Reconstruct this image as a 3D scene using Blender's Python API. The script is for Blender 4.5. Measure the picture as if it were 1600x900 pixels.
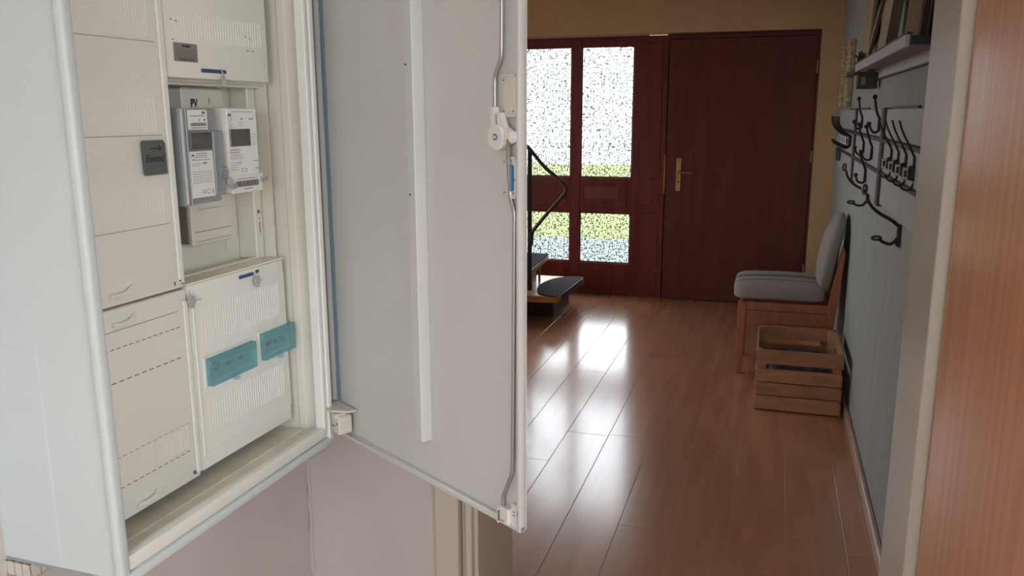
import bpy, bmesh, math, random
from mathutils import Vector, Matrix
random.seed(7)
for o in list(bpy.data.objects): bpy.data.objects.remove(o)
S = bpy.context.scene
COL = S.collection
PI = math.pi
# ------------------------------------------------------------------ camera
cam = bpy.data.cameras.new('camera'); cam.sensor_width = 36; cam.lens = 29.25
cam.clip_start = 0.02; cam.clip_end = 300
co = bpy.data.objects.new('camera', cam); COL.objects.link(co)
R = ((0.95489, -0.05898, 0.29105), (0.29697, 0.19770, -0.93420), (-0.00244, 0.97849, 0.20629))
co.matrix_world = Matrix(((R[0][0], R[0][1], R[0][2], 0), (R[1][0], R[1][1], R[1][2], 0), (R[2][0], R[2][1], R[2][2], 1.5), (0, 0, 0, 1)))
S.camera = co
# ------------------------------------------------------------------ world, daylight, exposure
SKY = 10.0
w = bpy.data.worlds.new('sky'); S.world = w; w.use_nodes = True
nt = w.node_tree; bg = nt.nodes['Background']
bg.inputs[0].default_value = (0.94, 0.97, 1.0, 1); bg.inputs[1].default_value = SKY
def portal(name, loc, rot, sx, sy):
    l = bpy.data.lights.new(name, 'AREA'); l.shape = 'RECTANGLE'; l.size = sx; l.size_y = sy
    l.energy = 1; l.cycles.is_portal = True
    o = bpy.data.objects.new(name, l); COL.objects.link(o); o.location = loc; o.rotation_euler = rot
portal('window_portal_hall', (-2.0, 6.86, 1.15), (-PI/2, 0, 0), 2.3, 1.9)
portal('window_portal_room', (-0.1, -1.68, 1.5), (PI/2, 0, 0), 1.1, 1.2)
portal('window_portal_added_right', (1.68, -.55, 1.55), (0, PI/2, 0), 1.3, 1.3)  # portal for the added window in the right wall
portal('window_portal_added_hall', (-3.28, 4.55, 1.55), (0, -PI/2, 0), 1.3, 1.1)  # portal for the added window in the hall's left wall
S.view_settings.view_transform = 'Standard'; S.view_settings.look = 'None'
S.view_settings.exposure = 0.0; S.view_settings.gamma = 1.0; S.view_settings.use_curve_mapping = False
S.cycles.transparent_max_bounces = 16; S.cycles.max_bounces = 12; S.cycles.diffuse_bounces = 8

# ------------------------------------------------------------------ materials
def lnk(nt, a, b): nt.links.new(a, b)
def mat(name, col, rough=0.5, metal=0.0, noise=None, bump=None, spec=0.5, coat=0.0, rand=0.0, trans=0.0):
    """noise=(scale xyz, amount, detail) colour variation ; bump=(scale xyz, strength, distance)"""
    m = bpy.data.materials.new(name); m.use_nodes = True; t = m.node_tree; p = t.nodes['Principled BSDF']
    p.inputs['Base Color'].default_value = (*col, 1); p.inputs['Roughness'].default_value = rough
    p.inputs['Metallic'].default_value = metal; p.inputs['Specular IOR Level'].default_value = spec
    p.inputs['Coat Weight'].default_value = coat; p.inputs['Coat Roughness'].default_value = 0.15
    p.inputs['Transmission Weight'].default_value = trans
    tc = t.nodes.new('ShaderNodeTexCoord')
    def nz(sc, det=4):
        mp = t.nodes.new('ShaderNodeMapping'); mp.inputs['Scale'].default_value = sc
        n = t.nodes.new('ShaderNodeTexNoise'); n.inputs['Scale'].default_value = 1; n.inputs['Detail'].default_value = det
        lnk(t, tc.outputs['Object'], mp.inputs['Vector']); lnk(t, mp.outputs[0], n.inputs['Vector']); return n
    last = None
    if noise:
        n = nz(noise[0], noise[2] if len(noise) > 2 else 4); a = noise[1]
        r = t.nodes.new('ShaderNodeValToRGB'); r.color_ramp.elements[0].position = 0.3; r.color_ramp.elements[1].position = 0.7
        r.color_ramp.elements[0].color = (*[max(0, c*(1-a)) for c in col], 1)
        r.color_ramp.elements[1].color = (*[min(1, c*(1+a)) for c in col], 1)
        lnk(t, n.outputs['Fac'], r.inputs[0]); last = r.outputs[0]
    if rand:
        oi = t.nodes.new('ShaderNodeObjectInfo'); mr = t.nodes.new('ShaderNodeMapRange')
        mr.inputs[3].default_value = 1-rand; mr.inputs[4].default_value = 1+rand
        lnk(t, oi.outputs['Random'], mr.inputs[0])
        hs = t.nodes.new('ShaderNodeHueSaturation'); lnk(t, mr.outputs[0], hs.inputs['Value'])
        if last: lnk(t, last, hs.inputs['Color'])
        else: hs.inputs['Color'].default_value = (*col, 1)
        last = hs.outputs[0]
    if last: lnk(t, last, p.inputs['Base Color'])
    if bump:
        n = nz(bump[0], 5); b = t.nodes.new('ShaderNodeBump'); b.inputs['Strength'].default_value = bump[1]
        b.inputs['Distance'].default_value = bump[2]
        lnk(t, n.outputs['Fac'], b.inputs['Height']); lnk(t, b.outputs[0], p.inputs['Normal'])
    return m
M = {}
M['enamel'] = mat('cabinet_enamel', (0.66, 0.67, 0.65), 0.38, noise=((2, 2, 2), .02))
M['enamel_cool_lit'] = mat('cabinet_cool_lit_enamel', (0.60, 0.68, 0.70), 0.4, noise=((2, 2, 2), .02))  # white enamel tinted blue, painting in the cool light on the near side
M['cream'] = mat('cabinet_cream_plastic', (0.68, 0.67, 0.60), 0.5, noise=((3, 3, 3), .04))
M['cover'] = mat('cover_plastic', (0.76, 0.78, 0.74), 0.45, noise=((3, 3, 3), .02))
M['ledge'] = mat('dusty_cream', (0.80, 0.77, 0.67), 0.6, noise=((30, 10, 10), .10))
M['doorpaint'] = mat('cabinet_door_enamel', (0.59, 0.61, 0.60), 0.28, noise=((2, 2, 2), .02))
M['white'] = mat('white_plastic', (0.72, 0.71, 0.68), 0.4, noise=((20, 20, 20), .03))
M['oldwhite'] = mat('yellowed_plastic', (0.62, 0.59, 0.54), 0.45, noise=((30, 30, 30), .04))
M['greyp'] = mat('grey_plastic', (0.42, 0.44, 0.45), 0.35)
M['gasket'] = mat('dark_gasket', (0.06, 0.07, 0.06), 0.8)
M['blue_reflect'] = mat('painted_blue_reflection', (0.22, 0.33, 0.42), 0.4, noise=((10, 10, 3), .12))  # blue that paints a reflection on the door sheet
M['steel'] = mat('rod_steel', (0.38, 0.38, 0.37), 0.3, metal=.65)
M['blue'] = mat('blue_plastic', (0.03, 0.07, 0.20), 0.45)
M['lblue'] = mat('light_blue_plastic', (0.04, 0.16, 0.34), 0.4)
M['ink'] = mat('ink', (0.02, 0.015, 0.02), 0.7)
M['redink'] = mat('marker_ink', (0.035, 0.008, 0.008), 0.6)
M['print'] = mat('grey_print', (0.12, 0.12, 0.12), 0.7)
M['fprint'] = mat('faint_print', (0.30, 0.29, 0.28), 0.7)
M['dark'] = mat('dark_slot', (0.05, 0.045, 0.04), 0.8)
M['slot'] = mat('perforation', (0.16, 0.15, 0.14), 0.8)
M['slotl'] = mat('pale_perforation', (0.36, 0.36, 0.33), 0.8)
M['lcd'] = mat('lcd_glass', (0.085, 0.085, 0.075), 0.12, noise=((40, 40, 60), .3))
M['label'] = mat('label_paper', (0.74, 0.76, 0.76), 0.5)
M['sticker'] = mat('silver_sticker', (0.24, 0.23, 0.22), 0.4, noise=((60, 60, 60), .08))
M['tape'] = mat('grey_tape', (0.095, 0.115, 0.115), 0.5, noise=((80, 80, 80), .1), bump=((200, 200, 200), .2, .0005))
M['plaster'] = mat('pinkish_plaster', (0.56, 0.53, 0.515), 0.9, noise=((3, 3, 3), .06), bump=((150, 150, 150), .5, .002))
M['frame_paint'] = mat('taupe_frame_paint', (0.55, 0.51, 0.45), 0.34, noise=((1, 1, 2), .03))
M['hallwall'] = mat('ochre_plaster', (0.60, 0.40, 0.22), 0.9, noise=((6, 6, 6), .05), bump=((120, 120, 120), .5, .003))
M['wallpaper'] = mat('grey_green_wallpaper', (0.36, 0.38, 0.365), 0.85, spec=.2, noise=((60, 90, 3), .16, 6), bump=((100, 160, 4), .6, .003))
M['ceiling'] = mat('white_ceiling', (0.82, 0.80, 0.76), 0.9, bump=((40, 40, 40), .2, .002))
M['redwood'] = mat('red_brown_stain', (0.16, 0.030, 0.026), 0.5, noise=((14, 14, 1.0), .22, 6), spec=.3)
M['redwood2'] = mat('red_brown_door', (0.13, 0.032, 0.024), 0.55, noise=((20, 20, 1.2), .15, 6), spec=.25)
M['plank'] = mat('laminate_plank', (0.48, 0.225, 0.12), 0.235, noise=((16, 1.6, 4), .13, 7), bump=((40, 8, 6), .02, .0006), rand=.05, spec=.8, coat=.75)
M['seam'] = mat('plank_seam_glint', (0.52, 0.33, 0.24), 0.45)  # paler than the planks, painting window light caught in the seams
M['skirting'] = mat('pale_skirting', (0.48, 0.33, 0.25), 0.35, noise=((10, 2, 4), .15))
M['doorleaf'] = mat('orange_veneer', (0.64, 0.31, 0.17), 0.30, noise=((70, 70, 1.4), .14, 8), bump=((200, 200, 14), .2, .0006), spec=.7, coat=.9)
M['edge'] = mat('leaf_edge', (0.25, 0.18, 0.13), 0.6)
M['chairwood'] = mat('chair_beech', (0.36, 0.12, 0.045), 0.4, noise=((20, 20, 3), .2))
M['cratewood'] = mat('crate_pine', (0.42, 0.20, 0.10), 0.7, noise=((6, 30, 30), .25, 6), bump=((20, 90, 90), .3, .002), rand=.12)
M['brass'] = mat('brass_plate', (0.45, 0.30, 0.13), 0.38, metal=.8, noise=((80, 80, 40), .25))
M['iron'] = mat('black_iron', (0.012, 0.012, 0.014), 0.35, spec=.5)
M['silver'] = mat('worn_silver', (0.42, 0.41, 0.39), 0.35, metal=.7)
M['rackgrey'] = mat('grey_board', (0.42, 0.42, 0.44), 0.6, noise=((10, 3, 10), .06))
M['rackred'] = mat('oxblood_strip', (0.06, 0.018, 0.018), 0.5, noise=((10, 3, 10), .2))
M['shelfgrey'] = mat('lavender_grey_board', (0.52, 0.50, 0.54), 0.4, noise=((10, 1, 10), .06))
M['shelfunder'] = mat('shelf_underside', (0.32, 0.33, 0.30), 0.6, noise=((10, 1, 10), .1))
M['darkwood'] = mat('dark_wood', (0.06, 0.028, 0.018), 0.5, noise=((6, 6, 2), .3))
M['olivewood'] = mat('olive_wood', (0.13, 0.10, 0.055), 0.6, noise=((30, 30, 3), .3))
M['lightwood'] = mat('light_wood', (0.36, 0.27, 0.16), 0.6, noise=((30, 30, 3), .15))
M['carved'] = mat('carved_wood', (0.20, 0.115, 0.06), 0.7, noise=((60, 60, 20), .5), bump=((90, 90, 40), 1.0, .006))
M['creamcarve'] = mat('cream_carved_frame', (0.50, 0.38, 0.24), 0.6, noise=((50, 50, 30), .35), bump=((70, 70, 50), 1.0, .006))
M['treadwood'] = mat('stair_tread_wood', (0.62, 0.28, 0.11), 0.25, noise=((4, 20, 20), .3, 6))
M['mat'] = mat('charcoal_stair_mat', (0.075, 0.066, 0.07), 0.95, spec=.08, noise=((200, 200, 200), .4), bump=((300, 300, 300), .8, .004))
M['bag'] = mat('dark_cloth', (0.05, 0.05, 0.08), 0.8, noise=((18, 18, 18), .8))
M['lawn'] = mat('lawn_grass', (0.10, 0.125, 0.03), 0.9, noise=((2, 2, 2), .25))
M['paving'] = mat('pale_paving', (0.10, 0.115, 0.11), 0.9, noise=((1.5, 1.5, 1.5), .1))
M['road'] = mat('pale_gravel', (0.26, 0.27, 0.255), 0.9, noise=((.3, .3, .3), .15))

def fabric_mat():
    m = mat('striped_grey_upholstery', (0.21, 0.20, 0.20), 0.95, spec=.1, bump=((400, 400, 400), .5, .002))
    t = m.node_tree; p = t.nodes['Principled BSDF']
    tc = t.nodes.new('ShaderNodeTexCoord'); sp = t.nodes.new('ShaderNodeSeparateXYZ'); lnk(t, tc.outputs['Object'], sp.inputs[0])
    r = t.nodes.new('ShaderNodeValToRGB'); r.color_ramp.interpolation = 'CONSTANT'
    mr = t.nodes.new('ShaderNodeMapRange'); mr.inputs[1].default_value = -0.25; mr.inputs[2].default_value = 0.25
    lnk(t, sp.outputs[1], mr.inputs[0]); lnk(t, mr.outputs[0], r.inputs[0])
    g = (.34, .31, .30, 1); d = (.035, .03, .035, 1); pk = (.19, .155, .165, 1)
    r.color_ramp.elements[0].color = g
    stops = [(.26, d), (.285, g), (.50, pk), (.53, d), (.55, pk), (.585, d), (.60, g), (.72, g)]
    r.color_ramp.elements[1].position = stops[0][0]; r.color_ramp.elements[1].color = stops[0][1]
    for a, b in stops[1:]:
        e = r.color_ramp.elements.new(a); e.color = b
    lnk(t, r.outputs[0], p.inputs['Base Color']); return m
M['fabric'] = fabric_mat()
M['plainfabric'] = mat('grey_upholstery', (0.32, 0.285, 0.265), 0.95, spec=.1, noise=((150, 150, 150), .15), bump=((400, 400, 400), .5, .002))

def pattern_glass():
    m = bpy.data.materials.new('patterned_glass'); m.use_nodes = True; t = m.node_tree
    t.nodes.remove(t.nodes['Principled BSDF']); out = t.nodes['Material Output']
    tc = t.nodes.new('ShaderNodeTexCoord')
    def nz(sc):
        mp = t.nodes.new('ShaderNodeMapping'); mp.inputs['Scale'].default_value = sc
        n = t.nodes.new('ShaderNodeTexNoise'); n.inputs['Scale'].default_value = 1; n.inputs['Detail'].default_value = 1
        lnk(t, tc.outputs['Object'], mp.inputs[0]); lnk(t, mp.outputs[0], n.inputs[0]); return n
    a = nz((38, 0, 105)); b = nz((105, 0, 38))
    mx = t.nodes.new('ShaderNodeMath'); mx.operation = 'MINIMUM'
    lnk(t, a.outputs['Fac'], mx.inputs[0]); lnk(t, b.outputs['Fac'], mx.inputs[1])
    r = t.nodes.new('ShaderNodeValToRGB'); e = r.color_ramp.elements
    e[0].position = .33; e[0].color = (.22, .225, .23, 1); e[1].position = .45; e[1].color = (.88, .90, .91, 1)
    q = r.color_ramp.elements.new(.385); q.color = (.36, .365, .37, 1)
    lnk(t, mx.outputs[0], r.inputs[0])
    tr = t.nodes.new('ShaderNodeBsdfTransparent'); lnk(t, r.outputs[0], tr.inputs[0])
    gl = t.nodes.new('ShaderNodeBsdfGlossy'); gl.inputs['Roughness'].default_value = .25
    ms = t.nodes.new('ShaderNodeMixShader'); ms.inputs[0].default_value = .05
    lnk(t, tr.outputs[0], ms.inputs[1]); lnk(t, gl.outputs[0], ms.inputs[2]); lnk(t, ms.outputs[0], out.inputs[0])
    return m
M['glass'] = pattern_glass()
def clear_mat(name, col, fac, rough=.15):
    m = bpy.data.materials.new(name); m.use_nodes = True; t = m.node_tree; out = t.nodes['Material Output']
    p = t.nodes['Principled BSDF']; p.inputs['Base Color'].default_value = (*col, 1); p.inputs['Roughness'].default_value = rough
    tc = t.nodes.new('ShaderNodeTexCoord'); n = t.nodes.new('ShaderNodeTexNoise'); n.inputs['Scale'].default_value = 60
    b = t.nodes.new('ShaderNodeBump'); b.inputs['Strength'].default_value = .15; b.inputs['Distance'].default_value = .001
    lnk(t, tc.outputs['Object'], n.inputs[0]); lnk(t, n.outputs['Fac'], b.inputs['Height']); lnk(t, b.outputs[0], p.inputs['Normal'])
    tr = t.nodes.new('ShaderNodeBsdfTransparent'); tr.inputs[0].default_value = (*[min(1, c*.9+.27) for c in col], 1)
    ms = t.nodes.new('ShaderNodeMixShader'); ms.inputs[0].default_value = fac
    lnk(t, tr.outputs[0], ms.inputs[1]); lnk(t, p.outputs[0], ms.inputs[2]); lnk(t, ms.outputs[0], out.inputs[0])
    return m
M['teal'] = clear_mat('teal_clear_plastic', (.44, .66, .69), .26)
M['smoke'] = clear_mat('smoky_clear_plastic', (.46, .49, .52), .45)
M['clearglass'] = clear_mat('clear_window_glass', (.8, .85, .88), .03, .05)
M['clearwhite'] = clear_mat('frosted_clear_plastic', (.55, .57, .58), .7, .3)

# ------------------------------------------------------------------ geometry helpers
class MB:
    def __init__(s): s.bm = bmesh.new()
    def box(s, a, b, bev=0.0, mtx=None, seg=1):
        bm = bmesh.new()
        vs = [bm.verts.new((x, y, z)) for x in (a[0], b[0]) for y in (a[1], b[1]) for z in (a[2], b[2])]
        for f in ((0, 1, 3, 2), (4, 6, 7, 5), (0, 4, 5, 1), (2, 3, 7, 6), (0, 2, 6, 4), (1, 5, 7, 3)):
            bm.faces.new([vs[i] for i in f])
        if bev > 0:
            lim = min(abs(b[i]-a[i]) for i in range(3))*.45
            bmesh.ops.bevel(bm, geom=bm.edges[:], offset=min(bev, lim), segments=seg, profile=.5, affect='EDGES')
        s._add(bm, mtx); return s
    def _add(s, bm, mtx=None):
        if mtx is not None: bm.transform(mtx)
        me = bpy.data.meshes.new('t'); bm.to_mesh(me); bm.free(); s.bm.from_mesh(me); bpy.data.meshes.remove(me)
    def prism(s, pts, axis, a, b, bev=0.0, mtx=None):
        """pts 2-D outline extruded along axis from a to b"""
        bm = bmesh.new()
        def P(p, h):
            return (h, p[0], p[1]) if axis == 0 else ((p[0], h, p[1]) if axis == 1 else (p[0], p[1], h))
        lo = [bm.verts.new(P(p, a)) for p in pts]; hi = [bm.verts.new(P(p, b)) for p in pts]
        n = len(pts); bm.faces.new(lo); bm.faces.new(hi[::-1])
        for i in range(n): bm.faces.new((lo[i], hi[i], hi[(i+1) % n], lo[(i+1) % n]))
        if bev > 0: bmesh.ops.bevel(bm, geom=bm.edges[:], offset=bev, segments=1, affect='EDGES')
        s._add(bm, mtx); return s
    def tube(s, pts, r, n=8, smooth=2, r2=None, caps=True):
        P = [Vector(p) for p in pts]
        for _ in range(smooth):
            Q = [P[0]]
            for i in range(len(P)-1):
                Q += [P[i]*.75+P[i+1]*.25, P[i]*.25+P[i+1]*.75]
            Q.append(P[-1]); P = Q
        bm = bmesh.new(); rings = []
        up = None
        for i, p in enumerate(P):
            t = (P[min(i+1, len(P)-1)]-P[max(i-1, 0)]).normalized()
            if up is None:
                up = Vector((0, 0, 1)) if abs(t.z) < .8 else Vector((1, 0, 0))
            u = (up - t*up.dot(t)).normalized(); v = t.cross(u); up = u
            rr = r if r2 is None else r+(r2-r)*i/(len(P)-1)
            rings.append([bm.verts.new(p+u*math.cos(a)*rr+v*math.sin(a)*rr) for a in [2*PI*k/n for k in range(n)]])
        for A, B in zip(rings, rings[1:]):
            for k in range(n): bm.faces.new((A[k], A[(k+1) % n], B[(k+1) % n], B[k]))
        if caps: bm.faces.new(rings[0][::-1]); bm.faces.new(rings[-1])
        s._add(bm); return s
    def ball(s, c, r, sc=(1, 1, 1)):
        bm = bmesh.new(); bmesh.ops.create_uvsphere(bm, u_segments=12, v_segments=8, radius=r)
        s._add(bm, Matrix.Translation(c) @ Matrix.Diagonal((*sc, 1))); return s
    def cyl(s, c, r, h, axis, n=20, bev=0):
        """cylinder centred at c, height h along axis"""
        pts = [(math.cos(2*PI*k/n)*r, math.sin(2*PI*k/n)*r) for k in range(n)]
        bm_m = Matrix.Translation(c)
        return s.prism(pts, axis, -h/2, h/2, bev, bm_m)
    def superell(s, c, h, e1=.5, e2=.5, nu=32, nv=18, fn=None):
        bm = bmesh.new()
        def pw(x, e): return math.copysign(abs(x)**e, x)
        rings = []
        for j in range(1, nv):
            a = -PI/2+PI*j/nv; ring = []
            for i in range(nu):
                b = 2*PI*i/nu
                p = Vector((h[0]*pw(math.cos(a), e1)*pw(math.cos(b), e2), h[1]*pw(math.cos(a), e1)*pw(math.sin(b), e2), h[2]*pw(math.sin(a), e1)))
                ring.append(bm.verts.new(p))
            rings.append(ring)
        bo = bm.verts.new((0, 0, -h[2])); to = bm.verts.new((0, 0, h[2]))
        for A, B in zip(rings, rings[1:]):
            for k in range(nu): bm.faces.new((A[k], A[(k+1) % nu], B[(k+1) % nu], B[k]))
        for k in range(nu):
            bm.faces.new((bo, rings[0][(k+1) % nu], rings[0][k])); bm.faces.new((to, rings[-1][k], rings[-1][(k+1) % nu]))
        for v in bm.verts:
            p = v.co + Vector(c); v.co = Vector(fn(p)) if fn else p
        s._add(bm); return s
    def obj(s, name, m, parent=None, smooth=False, kind=None, label=None):
        bmesh.ops.recalc_face_normals(s.bm, faces=s.bm.faces[:])
        me = bpy.data.meshes.new(name); s.bm.to_mesh(me); s.bm.free()
        if smooth:
            for f in me.polygons: f.use_smooth = True
            try: me.set_sharp_from_angle(angle=math.radians(40))
            except Exception: pass
        me.materials.append(M[m] if isinstance(m, str) else m)
        o = bpy.data.objects.new(name, me); COL.objects.link(o)
        if parent: o.parent = parent
        if kind: o['kind'] = kind
        if label: o['label'] = label
        return o
def box(name, a, b, m, parent=None, bev=0.0, **k): return MB().box(a, b, bev).obj(name, m, parent, **k)
def each(name, m, parent, items, **k):
    for it in items:
        mb = MB(); getattr(mb, it[0])(*it[1:]); mb.obj(name, m, parent, **k)
def struct(o): o['kind'] = 'structure'; return o
def tag(o, label, cat, group=None):
    o['label'] = label; o['category'] = cat
    if group: o['group'] = group
    return o
def empty(name, loc, rz=0, label=None, cat=None, group=None):
    o = bpy.data.objects.new(name, None); o.empty_display_size = .05; COL.objects.link(o); o.location = loc; o.rotation_euler = (0, 0, rz)
    if label: tag(o, label, cat, group)
    return o
def text(name, s, size, loc, rot, m, parent=None, shear=0.0, extrude=0.0001, bold=0.0, sx=1.0):
    c = bpy.data.curves.new(name, 'FONT'); c.body = s; c.size = size; c.extrude = extrude; c.shear = shear; c.offset = bold
    c.align_x = 'LEFT'; c.resolution_u = 2
    t = bpy.data.objects.new('t', c); COL.objects.link(t)
    dg = bpy.context.evaluated_depsgraph_get(); me = bpy.data.meshes.new_from_object(t.evaluated_get(dg))
    bpy.data.objects.remove(t); me.name = name; me.materials.clear(); me.materials.append(M[m])
    o = bpy.data.objects.new(name, me); COL.objects.link(o); o.location = loc; o.rotation_euler = rot; o.scale = (sx, 1, 1)
    if parent: o.parent = parent
    return o
UP = (PI/2, 0, 0)      # text standing in the local x-z plane, read from -y

# ================================================================== SETTING: hall
FY = 6.70; WX = 0.43; CH = 2.5; HX = -3.2; YC = 1.61; YH = 1.89; RX0 = -0.59; RX1 = 0.285
flo = struct(box('floor', (-3.7, -1.75, -0.1), (1.7, FY+.3, -0.0012), 'seam'))
lanes = [-.274+.198*k for k in range(-14, 11)]
ends = {-2: 2.835, -1: 3.69, 0: 2.30, -3: 3.68, -4: 3.32}
for li, x1 in enumerate(lanes):
    k = li-14; x0 = x1-.198
    if x1 < HX+.1: continue
    e = {0: 2.835, -1: 3.70, -2: 3.68, -3: 3.32, -4: 2.6}.get(k, 2.1+((k*0.53) % 1.38))
    y = e-4*1.33
    while y < FY+.1:
        a = max(y, -1.6); b = min(y+1.33, FY+.12)
        if b-a > .05 and (b > 1.2 or x1 > -1.0):
            o = MB().box((x0+.0002, a+.0002, -.008), (x1-.0002, b-.0002, 0), .0016).obj('plank', 'plank', flo)
        y += 1.33
struct(box('ceiling', (-3.7, -1.75, CH), (1.7, FY+.3, CH+.1), 'ceiling'))
# far wall (wall plane FY) with the recessed entrance
wf = MB(); wf.box((-3.3, FY, 2.095), (WX+.1, FY+.30, CH)); wf.box((.285, FY, 0), (WX+.12, FY+.30, 2.095)); wf.box((-3.3, FY, 0), (-2.75, FY+.30, 2.095))
struct(wf.obj('wall_far', 'hallwall'))
struct(box('lintel_lit_line', (-2.75, FY-.0, 2.083), (-.98, FY+.075, 2.0955), 'lightwood', label=None))  # pale strip paints the lit underside of the lintel
hl = MB()
for a, b in (((YH, 0), (FY, .9)), ((YH, 2.2), (FY, CH)), ((YH, .9), (4.0, 2.2)), ((5.1, .9), (FY, 2.2))): hl.box((HX-.15, a[0], a[1]), (HX, b[0], b[1]))
struct(hl.obj('wall_hall_left', 'hallwall'))
struct(box('wall_right', (WX, YH, 0), (WX+.12, FY, CH), 'wallpaper'))
struct(box('baseboard_right', (.408, YH, 0), (WX, FY, .06), 'skirting', bev=.006))
# entrance joinery at y = 6.783
JY = 6.765; JB = 6.83
sl = empty('sidelight', (-1.8, JY, 0)); sl['kind'] = 'structure'; sl.name = 'window_1'
cols = [(-2.55, -2.12), (-2.03, -1.60), (-1.52, -1.093)]
rows = [(.267, .688), (.976, 2.015)]
def L(x, y, z, o=(-1.8, JY, 0)): return (x-o[0], y-o[1], z-o[2])
def wbox(name, a, b, m, par, bev=.003, o=(-1.8, JY, 0), **k):
    return box(name, L(*a, o), L(*b, o), m, par, bev, **k)
for x0, x1 in [(-2.75, -2.55), (-2.12, -2.03), (-1.60, -1.52), (-1.093, -.825)]:
    wbox('stile', (x0, JY, 0), (x1, JB, 2.083), 'redwood', sl)
for x0, x1 in cols:
    for z0, z1 in [(0, .267), (.688, .976), (2.015, 2.083)]:
        wbox('rail', (x0, JY+.002, z0), (x1, JB, z1), 'redwood', sl)
    for z0, z1 in rows:
        p = wbox('glass_pane', (x0-.004, JY+.03, z0-.004), (x1+.004, JY+.036, z1+.004), 'glass', sl, 0)
        bd = MB()
        for a, b in (((x0, z0), (x1, z0+.010)), ((x0, z1-.010), (x1, z1)), ((x0, z0), (x0+.010, z1)), ((x1-.010, z0), (x1, z1))):
            bd.box(L(a[0], JY+.016, a[1]), L(b[0], JY+.030, b[1]), .002)
        bd.obj('glazing_bead', 'redwood', sl)
    wbox('panel', (x0+.03, JY-.004, .05), (x1-.03, JY+.01, .205), 'redwood', sl, .004)
    wbox('panel', (x0+.03, JY-.004, .735), (x1-.03, JY+.01, .925), 'redwood', sl, .004)
wbox('letter_slot', (-1.477, JY-.010, .80), (-1.19, JY-.003, .902), mat('faded_red_plate', (.19, .055, .05), .4), sl, .003)
for z0, z1 in [(.975, 2.03), (.755, .902), (.257, .697), (.05, .198)]:
    wbox('panel', (-1.03, JY-.005, z0), (-.865, JY+.01, z1), 'redwood', sl, .004)
d1 = empty('door_1', (-.27, JY, 0)); d1['kind'] = 'structure'; DO = (-.27, JY, 0)
wbox('door_frame', (.262, JY+.02, 0), (.30, JB+.02, 2.095), 'redwood', d1, o=DO)
wbox('door_frame', (.272, JY-.012, 0), (.2848, JY+.02, 2.083), 'redwood', d1, o=DO)
wbox('door_frame', (-.84, JY+.02, 2.04), (.30, JB+.02, 2.12), 'redwood', d1, o=DO)
wbox('threshold', (-.84, JY, -.0), (.30, JB+.03, .012), 'redwood', d1, o=DO)
wbox('door_frame', (-.84, JY+.03, 0), (-.80, JB+.02, 2.08), 'redwood', d1, o=DO)
wbox('door_frame', (-.825, JY, 2.055), (.275, JB, 2.083), 'redwood', d1, o=DO)
wbox('door_leaf', (-.815, JY-.014, .006), (.270, JY+.04, 2.052), 'redwood2', d1, .005, o=DO)
wbox('cover_strip', (-.832, JY-.018, .86), (-.818, JY-.001, 1.17), 'chairwood', d1, .002, o=DO)
for z in (.30, 1.166, 1.826):
    hb = MB().cyl(L(.272, JY-.03, z, DO), .008, .09, 2, 10).cyl(L(.272, JY-.03, z, DO), .010, .012, 2, 10)
    hb.obj('hinge', 'edge', d1, smooth=True)
lp = wbox('lock_plate', (-.735, JY-.020, .884), (-.695, JY-.014, 1.143), 'brass', d1, .002, o=DO)
h = MB().tube([L(-.715, JY-.02, 1.03, DO), L(-.715, JY-.065, 1.03, DO), L(-.700, JY-.07, 1.03, DO), L(-.65, JY-.068, 1.035, DO), L(-.605, JY-.068, 1.03, DO)], .007)
h.cyl(L(-.715, JY-.024, 1.03, DO), .016, .008, 1).obj('lever_handle', 'brass', lp, smooth=True)
k = MB().cyl(L(-.715, JY-.021, .955, DO), .007, .004, 1, 12).cyl(L(-.717, JY-.021, .905, DO), .004, .004, 1, 10).cyl(L(-.713, JY-.021, 1.13, DO), .004, .004, 1, 10)
k.obj('keyhole', 'ink', lp)
# outside
struct(box('terrace', (-18, FY+.35, -.25), (12, 10.9, -.15), 'paving'))
o = box('lawn', (-40, 10.9, -.25), (30, 27, -.15), 'lawn'); o['kind'] = 'structure'
struct(box('wall_added_backdrop', (-70, 46, -.2), (50, 46.4, 7.5), mat('pale_backdrop', (.50, .51, .50), .9, noise=((.3, .3, .3), .12))))  # backdrop wall added to lower the brightness seen through the upper panes
struct(box('driveway', (-60, 27, -.26), (60, 140, -.16), 'road'))

# ================================================================== SETTING: cross wall, doorway, camera room
cw = MB(); cw.box((-3.2, YC, 0), (RX0-.09, YH, CH)); cw.box((RX1+.05, YC, 0), (1.7, YH, CH)); cw.box((RX0-.09, YC, 2.08), (RX1+.05, YH, CH))
struct(cw.obj('wall_cross', 'plaster'))
d2 = empty('door_2', (-.15, YC, 0)); d2['kind'] = 'structure'
DO2 = (-.15, YC, 0)
fr = MB()
fr.box(L(RX0-.092, YC-.012, 0, DO2), L(RX0-.036, YC+.01, 2.075, DO2), .002)
fr.obj('architrave', 'frame_paint', d2)
MB().box(L(RX0-.036, YC+.012, 0, DO2), L(RX0-.024, YC+.02, 2.05, DO2), .001).box(L(RX0-.024, YC-.002, 0, DO2), L(RX0-.008, YC+.02, 2.04, DO2), .003).obj('door_seal', 'frame_paint', d2)
wbox('door_lining', (RX0-.045, YC+.018, 0), (RX0, YH+.002, 2.04), 'frame_paint', d2, .002, o=DO2)
wbox('door_lining', (RX1, YC+.004, 0), (RX1+.05, YH+.002, 2.04), 'frame_paint', d2, .002, o=DO2)
wbox('architrave', (RX1+.022, YC-.012, 0), (RX1+.09, YC+.004, 2.075), 'frame_paint', d2, .002, o=DO2)
wbox('door_lining', (RX0-.045, YC+.004, 2.04), (RX1+.05, YH+.002, 2.085), 'frame_paint', d2, .002, o=DO2)
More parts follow.
